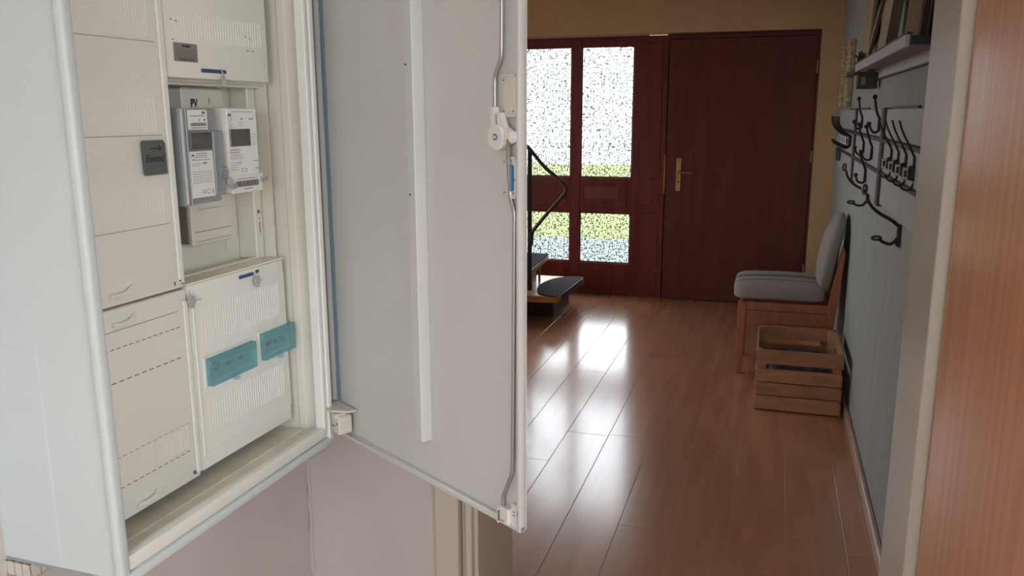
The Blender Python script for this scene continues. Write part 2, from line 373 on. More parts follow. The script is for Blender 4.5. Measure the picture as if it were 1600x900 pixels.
wbox('architrave', (RX0-.09, YC-.012, 2.06), (RX1+.09, YC+.004, 2.12), 'frame_paint', d2, .002, o=DO2)
# leaf, swung into the camera room
leaf = empty('door_3', (RX1+.018, YC-.022, 0), math.radians(-90+9)); leaf['kind'] = 'structure'
box('door_leaf', (0, 0, .008), (.90, .040, 2.03), 'doorleaf', leaf, .002)
MB().box((-.012, .004, .01), (0, .040, 2.02), .001).obj('rebate_edge', 'edge', leaf)
each('hinge', 'steel', leaf, [('cyl', (-.004, -.006, .28), .008, .09, 2, 10), ('cyl', (-.004, -.006, 1.80), .008, .09, 2, 10)], smooth=True)
# left wall carries the cabinet (parallel to it); corner meets the cross wall
CABO = Vector((-.813, .829, .866)); Uv = Vector((.026, .9997, 0)).normalized(); yaw = math.atan2(Uv.y, Uv.x)
Nv = Vector((Uv.y, -Uv.x, 0))
SU = 1.035
def cabw(u, d, v): return CABO + Uv*u*SU - Nv*d + Vector((0, 0, v))
wl = MB(); pts = []
for u in (-.30, .765):
    for d in (.218, .34):
        p = cabw(u, d, 0); pts.append((p.x, p.y))
poly = [pts[0], pts[2], pts[3], pts[1]]
wl.prism(poly, 2, 0, CH); struct(wl.obj('wall_left', 'plaster'))
ck = MB(); cc = cabw(.752, .218, 0)
zz = 0.0; pp = []
while zz < CH:
    pp.append((cc.x+.004+random.uniform(-.004, .004), YC-.003, zz)); zz += random.uniform(.02, .06)
ck.tube(pp, .0035, 5, 0); struct(ck.obj('trim_2', 'plaster'))
wr = MB()
for a, b in (((-1.75, 0), (YC, .9)), ((-1.75, 2.2), (YC, CH)), ((-1.75, .9), (-1.2, 2.2)), ((.1, .9), (YC, 2.2))): wr.box((1.6, a[0], a[1]), (1.7, b[0], b[1]))
struct(wr.obj('wall_camera_right', 'ceiling'))
struct(box('yard_side', (1.8, -1.8, -.25), (40, FY+.34, -.15), 'road'))
BX = -3.6
wb = MB()
for a, b in (((BX-.1, 0), (1.7, .9)), ((BX-.1, 2.1), (1.7, CH)), ((BX-.1, .9), (-.6, 2.1)), ((.4, .9), (1.7, 2.1))): wb.box((a[0], -1.75, a[1]), (b[0], -1.65, b[1]))
struct(wb.obj('wall_back', 'ceiling'))
w4 = empty('window_4', (-.1, -1.7, .9)); w4['kind'] = 'structure'; O4 = (-.1, -1.7, .9)
fm = MB()
for a, b in (((-.6, .9), (.4, .95)), ((-.6, 2.05), (.4, 2.1)), ((-.6, .95), (-.55, 2.05)), ((.35, .95), (.4, 2.05)), ((-.13, .95), (-.07, 2.05))):
    fm.box(L(a[0], -1.73, a[1], O4), L(b[0], -1.68, b[1], O4), .004)
fm.obj('window_frame', 'white', w4)
for a, b in ((-.55, -.13), (-.07, .35)): wbox('glass_pane', (a, -1.708, .95), (b, -1.702, 2.05), 'clearglass', w4, 0, o=O4)
wb = MB()
wb.box((BX-.1, -1.75, 0), (BX, .60, CH))
struct(wb.obj('wall_window_side', 'ceiling'))
def added_window(name, x, y0, y1, z0, z1):  # builds the unseen windows added for extra daylight
    w2 = empty(name, (x, (y0+y1)/2, z0)); w2['kind'] = 'structure'; O2 = (x, (y0+y1)/2, z0); ym = (y0+y1)/2
    fm = MB()
    for a, b in (((y0, z0), (y1, z0+.06)), ((y0, z1-.06), (y1, z1)), ((y0, z0+.06), (y0+.06, z1-.06)), ((y1-.06, z0+.06), (y1, z1-.06)), ((ym-.04, z0+.06), (ym+.04, z1-.06))):
        fm.box(L(x-.08, a[0], a[1], O2), L(x-.02, b[0], b[1], O2), .004)
    fm.obj('window_frame', 'white', w2)
    wbox('glass_pane', (x-.055, y0+.06, z0+.06), (x-.049, ym-.04, z1-.06), 'clearglass', w2, 0, o=O2)  # pane of the added window
    wbox('glass_pane', (x-.055, ym+.04, z0+.06), (x-.049, y1-.06, z1-.06), 'clearglass', w2, 0, o=O2)  # pane of the added window
added_window('window_added_right', 1.7, -1.2, .1, .9, 2.2)  # unseen window, added to throw more light on the cabinet covers
added_window('window_added_hall', HX, 4.0, 5.1, .9, 2.2)  # unseen window, added to brighten the hall
struct(box('yard_rear', (HX-.45, -30, -.25), (30, -1.8, -.15), 'road'))
struct(box('yard', (-60, -30, -.25), (HX-.45, FY+.34, -.15), 'road'))

# ================================================================== METER CABINET
W, H, D = .52, 1.09, .245
cab = empty('meter_cabinet', CABO, yaw, 'white wall-mounted metal meter cabinet standing open on the left wall', 'cabinet')
sh = MB()
sh.box((0, .004, 0), (.004, D, H)); sh.box((W-.004, .004, 0), (W, D, H)); sh.box((0, .004, H-.004), (W, D, H)); sh.box((0, D-.004, 0), (W, D, H))
sh.box((.0, .004, 0), (W, D, .006))
sh.obj('casing', 'enamel_cool_lit', cab)
# rounded front edge at the near side, double-stepped bottom rim, far rim with gasket
e = MB(); e.box((-.006, 0, -.002), (.012, .016, H), .0055, seg=3); e.obj('front_edge', 'enamel_cool_lit', cab, smooth=True)
MB().box((.0, -.002, -.002), (W+.004, .018, .013), .004, seg=2).obj('bottom_rim', 'enamel_cool_lit', cab, smooth=True)
MB().box((.010, .002, .014), (W-.012, .022, .037), .004, seg=2).obj('bottom_rim', 'cover', cab, smooth=True)
box('far_rim', (W-.022, .001, .033), (W-.011, .020, H), 'cover', cab, .002)
box('gasket', (W-.0115, .006, .02), (W-.008, .016, H), 'gasket', cab)
box('far_rim', (W-.0085, -.002, .0), (W+.005, .018, H), 'cover', cab, .002)
box('inner_floor', (.004, .018, .018), (W-.004, D-.004, .024), 'ledge', cab)
each('floor_bead', 'ledge', cab, [('box', (.012, .030, .024), (W-.02, .034, .0265), .001), ('box', (.012, .052, .024), (W-.02, .056, .027), .001)])
sw = MB(); sw.box((W-.008, .016, .02), (W-.003, D-.005, H-.01)); sw.box((W-.0105, .048, .02), (W-.007, .064, H-.01), .001); sw.obj('side_liner', 'cream', cab)
each('knockout', 'cream', cab, [('cyl', (W-.008, .028, v), .0095, .0022, 0, 20, .0008) for v in (.128, .213, .299)]+[('box', (W-.0095, .018, v-.006), (W-.007, .044, v+.004), .001) for v in (.43, .61)])
# near side: knockout outline
MB().box((-.0005, .112, .017), (0.002, .19, .327), .0005).obj('side_knockout', 'enamel_cool_lit', cab)
# mounting feet under the casing
def foot(u0, u1, d0, d1, hh):
    f = MB(); f.box((u0, d0, -hh), (u1, d1, -hh+.002)); f.box((u0, d0, -hh), (u0+.002, d1, 0)); f.box((u1-.002, d0, -hh), (u1, d1, 0))
    f.box(((u0+u1)/2-.001, d0, -hh), ((u0+u1)/2+.001, d1, 0)); f.box((u0, d1-.002, -hh), (u1, d1, 0))
    for k in range(4): f.box((u0, d0+(d1-d0)*k/4, -hh), (u1, d0+(d1-d0)*k/4+.0015, 0))
    f.obj('mounting_foot', 'oldwhite', cab)
foot(.490, W+.003, .012, .05, .016); foot(-.004, .03, .170, .228, .022)

def cover(name, u0, u1, v0, v1, label=None, d=.070, thick=.018):
    m = MB(); m.box((u0, d, v0), (u1, d+thick, v1), .0035, seg=2)
    return m.obj(name, 'cover', cab, smooth=True, label=label)
def ribs(par, u0, u1, v0, v1, pitch=.0064, d=.070):
    m = MB(); u = u0
    while u < u1: m.box((u, d-.0004, v0), (u+.0034, d+.001, v1), .0005); u += pitch
    m.obj('vent_rib', 'cover', par, kind='stuff')
def seam(par, u0, u1, v, d=.070, mm='slotl', hh=.0010):
    MB().box((u0, d-.0006, v-hh), (u1, d+.001, v+hh*.2)).obj('moulded_line', mm, par)
def dashes(par, u0, u1, v, n, mm='slot', slope=0.0, d=.070):
    m = MB(); st = (u1-u0)/n
    for k in range(n): m.box((u0+k*st, d-.0003, v-.0006), (u0+k*st+st*.62, d+.001, v+.0006))
    m.obj('perforation', mm, par, kind='stuff')
def grip(par, u0, u1, v, up=1):
    m = MB(); pts = [(u0, .0695, v-.002), (u0+(u1-u0)*.3, .0630, v-.0035), (u0+(u1-u0)*.7, .0630, v-.001), (u1, .0695, v+.006)]
    m.tube(pts, .0036, 8, 2); m.obj('grip', 'cover', par, smooth=True)
    MB().box((u0-.004, .0692, v-.010), (u1+.004, .071, v+.012), .0006).obj('grip_recess', 'cover', par)
# left column
c1 = cover('upper_left_cover', .030, .236, .3655, 1.07)
ribs(c1, .050, .205, .742, .800); ribs(c1, .050, .205, .606, .658); ribs(c1, .050, .205, .472, .526)
for v in (.737, .603, .470): seam(c1, .046, .216, v)
seam(c1, .046, .216, .661, mm='cover'); grip(c1, .088, .130, .384)
box('edge_bead', (.222, .066, .372), (.234, .071, 1.06), 'cover', c1, .002)
each('moulded_mark', 'slot', c1, [('box', (.214, .0695, .372), (.217, .0705, .378)), ('box', (.222, .0655, .377), (.225, .067, .380)), ('box', (.226, .0655, .372), (.2285, .067, .375))])
c2 = cover('lower_left_cover', .030, .238, .046, .3625)
seam(c2, .046, .215, .331); grip(c2, .088, .130, .342)
dashes(c2, .056, .222, .305, 14); dashes(c2, .062, .220, .256, 11, 'dark'); dashes(c2, .060, .224, .1445, 14, 'slotl'); dashes(c2, .060, .222, .098, 13, 'slot')
ribs(c2, .085, .215, .104, .140); grip(c2, .100, .142, .062)
box('edge_bead', (.226, .066, .055), (.236, .071, .345), 'cover', c2, .002)
each('screw', 'slot', c2, [('cyl', (.232, .069, .060), .0035, .004, 1, 12), ('cyl', (.222, .069, .058), .0028, .004, 1, 12)], smooth=True)
# right column
c3 = cover('upper_right_cover', .2395, .488, .687, 1.07)
ribs(c3, .262, .470, .745, .785)
each('slot_mark', 'slot', c3, [('box', (.252, .0693, .772), (.256, .071, .7735)), ('box', (.262, .0693, .7705), (.266, .071, .772)), ('box', (.424, .0693, .7605), (.428, .071, .762)), ('box', (.436, .0693, .7585), (.440, .071, .760)), ('box', (.430, .0693, .7375), (.434, .071, .739)), ('box', (.443, .0693, .7375), (.447, .071, .739)), ('box', (.253, .0693, .743), (.256, .071, .7445))])
box('blue_strip', (.3120, .0685, .6975), (.3710, .0705, .7035), 'blue', c3, .0005)
c4 = cover('lower_right_cover', .2415, .495, .050, .366)
box('notch_edge', (.4955, .072, .078), (.4985, .088, .341), 'cover', c4, .001)
ribs(c4, .268, .478, .262, .325); ribs(c4, .268, .478, .108, .168)
box('edge_bead', (.2445, .066, .075), (.250, .071, .355), 'cover', c4, .002)
seam(c4, .26, .49, .078, mm='cover')
box('blue_strip', (.367, .0685, .3520), (.4060, .0705, .3580), 'blue', c4, .0005); box('blue_strip', (.4120, .0685, .3540), (.4210, .0705, .3600), 'blue', c4, .0005)
def flap(u0, u1, v0, v1, ext=0.0):
    f = MB()
    f.box((u0-.004, .0672, v0-.003), (u1+.002, .0705, v1+.004), .001); fo = f.obj('flap_frame', 'cover', c4)
    b = MB(); b.box((u0+.006, .0655, v0+.006), (u1-.004, .0690, v1-.014), .001); b.obj('breaker_row', 'greyp', c4)
    n = 3
    for k in range(n):
        t = MB()
        uu = u0+.010+(u1-u0-.02)*(k+.15)/n
        t.box((uu, .0600, v0+.022), (uu+.009 if k == 0 else uu+.006, .0665, v0+.030 if k else v0+.036), .001)
        t.obj('breaker_toggle', 'ink', c4)
    MB().box((u0+.004, .060, v1-.016), (u1-.004, .0665, v1-.013), .0005).obj('breaker_label', 'label', c4)
    lid = MB(); q = .0012; d0 = .0555
    lid.box((u0, d0, v0), (u1+ext, d0+q, v1)); lid.box((u0, d0, v1-q), (u1+ext, .067, v1)); lid.box((u0, d0, v0), (u1+ext, .067, v0+q))
    lid.box((u0, d0, v0), (u0+q, .067, v1)); lid.box((u1+ext-q, d0, v0), (u1+ext, .067, v1))
    lid.box((u0+.004, d0-.003, v1-.012), (u1-.002, d0, v1-.004), .001)
    lo = lid.obj('flap_lid', 'teal', c4, label='clear teal plastic flap over a row of breakers')
    MB().box(((u0+u1)/2-.004, d0-.004, v0-.006), ((u0+u1)/2+.006, d0+.004, v0+.006), .0015).obj('flap_catch', 'teal', c4)
flap(.266, .383, .192, .238); flap(.409, .492, .194, .243, .008)
# niche
bp = MB(); bp.box((.20, .150, .355), (W-.004, .156, .70)); bp.box((.475, .110, .367), (.497, .150, .69), .002)
bp.box((.29, .140, .39), (.302, .150, .69), .001); bp.box((.44, .146, .39), (.446, .150, .69), .001)
bp.obj('back_plate', 'cream', cab)
each('slot_mark', 'slot', cab, [('cyl', (.4855, .1095, .455), .0035, .002, 1, 12), ('box', (.4865, .1092, .415), (.488, .1102, .436)), ('cyl', (.4868, .1095, .442), .0012, .002, 1, 8)])
MB().box((.24, .070, .3665), (.50, .112, .3690)).obj('niche_ledge', 'ledge', cab)
MB().box((.24, .112, .364), (.50, .115, .3720), .0008).box((.24, .115, .3650), (.50, .15, .3670)).obj('niche_ledge', 'cream', cab)
MB().box((.24, .100, .678), (.50, .106, .690), .001).box((.24, .088, .683), (.50, .10, .690), .001).obj('niche_lintel', 'cream', cab)
box('liner_flange', (.500, .088, .36), (.5025, .150, .70), 'cream', cab)
tb = MB().box((.322, .120, .413), (.424, .150, .676), .003).obj('terminal_box', 'cream', cab)
MB().box((.328, .1185, .436), (.418, .121, .4375)).box((.328, .1185, .420), (.418, .121, .4210)).obj('moulded_line', 'slotl', tb)
MB().box((.318, .128, .418), (.3215, .150, .50)).obj('shadow_gap', 'slot', tb)
tb2 = MB().box((.215, .128, .413), (.286, .150, .676), .003).obj('terminal_box', 'cream', cab)
text('marker_writing', 'PV', .0185, (.3405, .1193, .6445), UP, 'redink', tb, bold=.0006, sx=.78)
text('marker_writing', 'I', .0125, (.384, .1193, .6505), UP, 'fprint', tb, bold=.0006)
def lines(par, u0, u1, v, d, n, h=.0010, gap=.0035, mm='fprint', seed=1):
    r = random.Random(seed); m = MB()
    for k in range(n):
        u = u0
        while u < u1-.001:
            ww = min(r.uniform(.002, .008), u1-u); m.box((u, d-.00025, v-k*gap), (u+ww, d, v-k*gap+h)); u += ww+.0012
    return m.obj('small_print', mm, par, kind='stuff')
lines(tb, .335, .400, .487, .1190, 1, .0018, mm='print'); lines(tb, .338, .398, .474, .1190, 1, .0012)
MB().box((.3345, .1186, .486), (.3395, .119, .4905)).obj('printed_mark', 'print', tb)

# ---- stickers
st = empty('info_sticker', cabw(.2795, .0692, .712), yaw, 'small silver-grey printed sticker on the upper cover above the blue strip', 'sticker')
MB().box((-.0265, -.0008, 0), (.0265, .0004, .0275), .0003).obj('sticker_sheet', 'sticker', st)
text('heading', 'Großer', .0062, (-.0085, -.0009, .0215), UP, 'ink', st, bold=.00025)
lines(st, -.022, .022, .0175, -.0010, 5, .0009, .0033, 'print', 5); lines(st, -.016, .018, .0022, -.0010, 1, .0013, .003, 'ink', 6)
tp = empty('tape_note', cabw(.192, .0650, .545), yaw, 'dark grey tape with a handwritten arrow and word at the cover edge', 'note')
MB().prism([(-.023, .004), (-.0215, 0), (.0235, 0), (.0225, .046), (.0205, .048), (.019, .0505), (-.022, .0505), (-.024, .048)], 1, -.0012, .0006).obj('tape_sheet', 'tape', tp)
aw = MB(); aw.tube([(-.008, -.0015, .0385), (.0125, -.0015, .0385)], .0008, 5, 0); aw.tube([(.007, -.0015, .0425), (.0135, -.0015, .0385), (.008, -.0015, .0350)], .0008, 5, 0)
aw.obj('arrow', 'ink', tp)
text('handwriting', 'Eeomq', .0150, (-.0195, -.0014, .0195), UP, 'ink', tp, shear=.15, bold=.0001, sx=.88)

# ---- meters
m1 = empty('electricity_meter', cabw(.293, .065, .493), yaw, 'smoky clear plastic-cased electricity meter, left of the two in the niche', 'meter', 'electricity meters in the cabinet niche')
MB().box((-.043, .002, .002), (.030, .068, .149), .003, seg=2).obj('housing', 'greyp', m1, smooth=True)
MB().box((-.048, .000, -.002), (-.043, .060, .149), .001).box((-.043, -.003, 0), (.036, .001, .148), .0015).box((.020, -.008, .010), (.046, -.003, .114), .002).obj('clear_cover', 'smoke', m1)
MB().box((-.046, -.004, .0), (-.040, .03, .149), .002).box((-.036, -.004, -.002), (-.0345, .002, .149), .0006).obj('cover_edge', 'greyp', m1)
la = MB().box((-.032, -.0048, .1160), (.0130, -.0035, .1465)).obj('label_plate', 'label', m1)
lb = MB().box((-.034, -.0048, .0100), (.0200, -.0035, .0825)).obj('label_plate', 'label', m1)
lc = MB().box((-.030, -.0055, .0855), (.0185, -.0035, .1115), .0005).obj('display', 'lcd', m1)
lines(la, -.026, .008, .1365, -.0049, 1, .0011, mm='print', seed=3)
def barcode(par, u0, u1, v0, v1, d, seed=2, mm='print'):
    r = random.Random(seed); m = MB(); u = u0
    while u < u1:
        ww = r.uniform(.0004, .0014); m.box((u, d-.0002, v0), (min(u+ww, u1), d, v1)); u += ww+r.uniform(.0004, .001)
    m.obj('barcode', mm, par, kind='stuff')
barcode(la, -.026, .010, .1215, .1265, -.0049); lines(la, -.026, .010, .1178, -.0049, 1, .0020, mm='fprint', seed=8)
each('sensor_dot', 'ink', la, [('cyl', (-.006, -.0049, .131), .0012, .0004, 1, 10), ('cyl', (.0065, -.0049, .1308), .0016, .0004, 1, 10)])
MB().box((.001, -.0050, .1400), (.0075, -.0048, .1440)).obj('printed_mark', 'print', la)
ring = lambda c, r, th, m: [m.tube([(c[0]+r*math.cos(a*PI/8), c[1], c[2]+r*math.sin(a*PI/8)) for a in range(17)], th, 4, 0)]
rm = MB(); ring((-.0275, -.0049, .074), .0042, .0003, rm); rm.box((-.030, -.0051, .0750), (-.025, -.0048, .0775)); rm.obj('round_emblem', 'print', lb)
lines(lb, -.020, .006, .0785, -.0049, 3, .0010, .0030, 'print', 11); lines(lb, -.030, .012, .0685, -.0049, 1, .0009, .003, 'print', 12)
lines(lb, -.031, -.012, .0630, -.0049, 2, .0009, .003, 'fprint', 13); lines(lb, -.006, .003, .0625, -.0049, 1, .0022, .003, 'print', 14)
lines(lb, -.031, .015, .0500, -.0049, 6, .0009, .0034, 'fprint', 15)
text('ce_mark', 'CE', .0085, (-.012, -.0050, .0155), UP, 'print', lb)
rm = MB(); ring((.004, -.0050, .0185), .0036, .0004, rm); rm.box((.0135, -.0051, .0140), (.0150, -.0048, .0220)); rm.obj('printed_mark', 'print', lb)
sc = MB(); ring((.041, -.0085, .045), .0105, .0012, sc); sc.cyl((.041, -.009, .045), .0055, .004, 1, 16, .001)
sc.obj('seal_screw', 'smoke', m1, smooth=True)
MB().cyl((.0545, -.008, .030), .0075, .004, 1, 16, .001).obj('seal_tab', 'clearwhite', m1, smooth=True)
m2 = empty('electricity_meter', cabw(.392, .062, .503), yaw, 'solid white plastic electricity meter on the right in the niche', 'meter', 'electricity meters in the cabinet niche')
MB().box((-.045, 0, 0), (.042, .065, .140), .003, seg=2).obj('housing', 'white', m2, smooth=True)
fp = MB().box((-.040, -.0012, .012), (.040, .001, .1385), .0008).obj('label_plate', 'label', m2)
MB().box((-.036, -.0030, .0765), (.0185, .001, .1050), .0006).obj('display', 'lcd', m2)
MB().box((-.040, -.0045, -.002), (.043, .001, .028), .0015).obj('terminal_cover', 'white', m2)
lines(fp, -.028, .030, .1330, -.0014, 1, .0008, mm='print', seed=21)
each('sensor_dot', 'ink', fp, [('cyl', (-.001, -.0014, .1215), .0014, .0004, 1, 10), ('cyl', (.0215, -.0014, .1215), .0014, .0004, 1, 10), ('cyl', (.028, -.0014, .1215), .0014, .0004, 1, 10)])
rm = MB(); ring((-.033, -.0014, .1220), .0045, .0003, rm); rm.box((-.0365, -.0016, .1265), (-.029, -.0013, .1305)); rm.obj('round_emblem', 'print', fp)
lines(fp, -.036, -.027, .1140, -.0014, 4, .0008, .0025, 'fprint', 22); lines(fp, -.008, .004, .1150, -.0014, 2, .0009, .0040, 'fprint', 23)
lines(fp, -.038, -.010, .0700, -.0014, 2, .0012, .0040, 'print', 24); lines(fp, -.038, -.004, .0620, -.0014, 3, .0009, .0032, 'fprint', 25)
lines(fp, .024, .036, .0950, -.0014, 5, .0008, .0042, 'fprint', 29)
text('ce_mark', 'CE', .0080, (-.018, -.0016, .0460), UP, 'fprint', fp); lines(fp, -.038, -.018, .0490, -.0014, 4, .0010, .0040, 'fprint', 26)
each('printed_mark', 'print', fp, [('box', (-.008, -.0015, .0330), (-.0072, -.0012, .0390)), ('box', (.004, -.0015, .0330), (.0048, -.0012, .0390)), ('box', (-.008, -.0015, .0330), (.0048, -.0012, .0335)), ('box', (-.008, -.0015, .0385), (.0048, -.0012, .0390))])
each('printed_mark', 'print', fp, [('box', (.026, -.0015, .0500), (.038, -.0012, .0512)), ('box', (.028, -.0015, .0370), (.038, -.0012, .0382))])
lines(fp, -.028, .026, .0215, -.0048, 1, .0010, mm='print', seed=27)
barcode(fp, -.032, .030, .0085, .0185, -.0047, 9); lines(fp, -.012, .012, .0040, -.0048, 1, .0014, mm='print', seed=28)
def tagplate(par, loc, w_, hh, rot): 
    o = MB().box((-w_/2, -.001, -hh/2), (w_/2, .0006, hh/2), .0006).obj('seal_tag', 'clearwhite', par); o.location = loc; o.rotation_euler = (0, rot, 0)
    lines(o, -w_/2+.002, w_/2-.002, .0012, -.0012, 2, .0010, .0034, 'print', 31)
tagplate(m2, (.046, -.006, .018), .022, .010, -.08); tagplate(m2, (-.040, -.007, .012), .016, .010, -.25)
MB().tube([(.034, -.003, .038), (.040, -.006, .030), (.038, -.006, .018)], .0006, 5).obj('seal_wire', 'steel', m2, smooth=True)

# ---- seals hanging on the covers
def seal(u, v, d, label, body=(.009, .018)):
    s = empty('plastic_seal', cabw(u, d, v), yaw, label, 'seal', 'plastic seals wired to the inner covers')
    MB().cyl((0, -.004, -.010), body[0], .004, 1, 20, .001).box((-.004, -.0055, -.022), (.005, -.002, -.010), .001).obj('seal_body', 'clearwhite', s, smooth=True)
    MB().tube([(-.002, -.002, .006), (-.004, -.006, .000), (.002, -.006, -.008)], .0009, 6).tube([(.004, -.005, -.010), (.014, -.007, -.011), (.020, -.006, -.012)], .0005, 5).obj('seal_wire', 'clearwhite', s, smooth=True)
    return s
seal(.3565, .6985, .068, 'clear seal hanging below the blue strip of the top cover', (.005, .012))
seal(.4085, .352, .068, 'round clear seal by the blue strip on the lower right cover')
seal(.240, .353, .066, 'round clear seal at the joint between left and right lower covers')

# ================================================================== CABINET DOOR (part of the cabinet)
def widen(o):
    for c in o.children:
        if c.type == 'MESH': c.data.transform(Matrix.Diagonal((SU, 1, 1, 1)))
        c.location.x *= SU; widen(c)
widen(cab)
DP0 = Vector((-.797, 1.392, .872)); Ud = Vector((.855, -.519, 0)).normalized(); dyaw = math.atan2(Ud.y, Ud.x)
DH = 1.09
inv = (Matrix.Translation(CABO) @ Matrix.Rotation(yaw, 4, 'Z')).inverted()
dm = inv @ (Matrix.Translation(DP0) @ Matrix.Rotation(dyaw, 4, 'Z'))
ds = MB(); DW = .540
ds.box((-.022, .010, .004), (DW, .0145, DH-.004)); ds.box((-.022, .0, 0), (DW, .0145, .012), .003); ds.box((-.022, 0, DH-.012), (DW, .0145, DH), .003)
ds.box((.5315, -.000, 0), (DW, .0150, DH), .003, seg=2); ds.box((-.022, 0, 0), (-.016, .0145, DH), .002)
dob = ds.obj('sheet_door', 'doorpaint', cab, smooth=True); dob.matrix_local = dm
def dpart(mb, name, m, **k): return mb.obj(name, m, dob, **k)
dpart(MB().box((-.014, .0088, .07), (.000, .0098, DH-.02)), 'reflection_strip', 'blue_reflect')  # blue strip painting the bluish reflection beside the hinge edge
dpart(MB().prism([(.272, .0105), (.281, -.010), (.303, -.010), (.306, .0105)], 2, .078, DH-.08, .0015), 'stiffening_bar', 'doorpaint')
each('rivet_hole', 'ink', dob, [('cyl', (.285, -.0104, .702), .0017, .001, 1, 10), ('cyl', (.288, -.0104, .499), .0017, .001, 1, 10)])
RY = .002
dpart(MB().tube([(.504, RY, DH-.06), (.502, RY, .71), (.500, RY, .700), (.488, RY, .680), (.4865, RY, .670), (.4865, RY, .632)], .0032, 10, 2), 'locking_rod', 'steel', smooth=True)
dpart(MB().tube([(.529, -.010, .592), (.519, -.002, .574), (.5185, RY, .520), (.520, RY, .508), (.5275, RY, .492), (.5275, RY, .480), (.523, RY, .100), (.520, RY, .088), (.501, RY, .050), (.5005, RY, .042), (.5005, RY, .022)], .0032, 10, 2), 'locking_rod', 'steel', smooth=True)
lt = MB().cyl((.501, -.002, .594), .018, .018, 1, 28, .002)
lt.prism([(.487, .600), (.488, .636), (.496, .636), (.4985, .606), (.504, .606), (.502, .628), (.508, .628), (.516, .608), (.533, .602), (.533, .588), (.507, .578)], 1, -.008, .002, .001)
lt.cyl((.528, -.005, .595), .007, .012, 1, 20, .001)
lo = dpart(lt, 'latch', 'white', smooth=True)
MB().cyl((.502, -.0115, .5945), .0046, .0014, 1, 20).obj('latch_bolt', 'lblue', lo); MB().box((.4995, -.0128, .5935), (.5045, -.0120, .5955)).box((.4990, -.0128, .592), (.5002, -.0120, .597)).box((.5038, -.0128, .592), (.5050, -.0120, .597)).obj('bolt_mark', 'label', lo)
def lbox(v0, v1):
    b = MB(); b.box((.503, .002, v0), (.529, .011, v1), .002); b.box((.501, .000, v0-.002), (.530, .003, v0+.002), .0006); b.box((.501, .000, v1-.002), (.530, .003, v1+.002), .0006)
    o = dpart(b, 'lock_housing', 'oldwhite')
    each('rivet', 'slot', o, [('cyl', (.506, .0015, v0+.006), .0012, .001, 1, 8), ('cyl', (.526, .0015, v0+.006), .0012, .001, 1, 8), ('cyl', (.506, .0015, v1-.006), .0012, .001, 1, 8)])
lbox(.624, .678); lbox(.511, .566)
dpart(MB().box((.5230, -.004, .520), (.5265, .003, .556), .001).box((.526, -.003, .5345), (.531, .000, .5375), .0006), 'key_lever', 'lblue')
dpart(MB().box((.496, -.004, .006), (.518, .011, .032), .0015).box((.4925, -.006, .004), (.4975, .010, .028), .001).box((.518, .002, .003), (.532, .011, .042), .001), 'rod_guide', 'white')
each('catch_mark', 'print', dob, [('box', (.4965, -.0070, .0085), (.4990, -.0040, .026), .0005), ('box', (.500, -.0048, .0105), (.510, -.004, .0115)), ('box', (.523, .0012, .030), (.5275, .002, .0312)), ('box', (.523, .0012, .024), (.5275, .002, .0252)), ('box', (.5350, -.0005, .027), (.5362, .0002, .036))])
hg = MB().box((.010, -.020, .018), (.036, .004, .058), .002).box((.040, -.026, .018), (.066, .004, .056), .003).box((.046, -.030, .050), (.060, -.004, .061), .002)
hg.prism([(.006, .006), (.014, -.030), (.050, -.034), (.078, -.010), (.080, .006)], 2, .064, .068, .0008); hg.box((.030, -.02, .056), (.040, .0, .066), .001)
hgo = dpart(hg, 'hinge', 'oldwhite'); hgo.location.x = -.016; MB().box((.041, -.0272, .033), (.049, -.0255, .0355)).cyl((.058, -.0265, .040), .002, .002, 1, 10).obj('hinge_slot', 'slot', hgo)

# ================================================================== COAT RACK, SHELF, HOOKS on the right wall
rk = empty('coat_rack', (WX, 4.2, 1.14), 0, 'long wall coat rack of grey boards with dark red strips and black hooks', 'coat rack')
RO = (WX, 4.2, 1.14)
def RL(x, y, z): return L(x, y, z, RO)
ys = [(2.42, 3.60), (3.68, 4.83), (4.89, 6.08)]; zs = [(1.14, 1.252), (1.268, 1.380), (1.398, 1.510)]
for y0, y1 in ys:
    for z0, z1 in zs: box('board', RL(.412, y0, z0), RL(.4295, y1, z1), 'rackgrey', rk, .002)
for z in (1.252, 1.380): box('cross_strip', RL(.404, 2.42, z), RL(.4295, 6.08, z+.016), 'rackred', rk, .002)
for y in (3.60, 4.83): box('upright_strip', RL(.402, y, 1.13), RL(.4295, y+(.075 if y < 4 else .06), 1.515), 'rackred', rk, .002)
for y0, y1 in ((5.0, 5.5), (4.4, 4.75), (2.9, 3.5)): box('clip', RL(.42, y0, 1.510), RL(.4295, y1, 1.519), 'rackred', rk, .001)
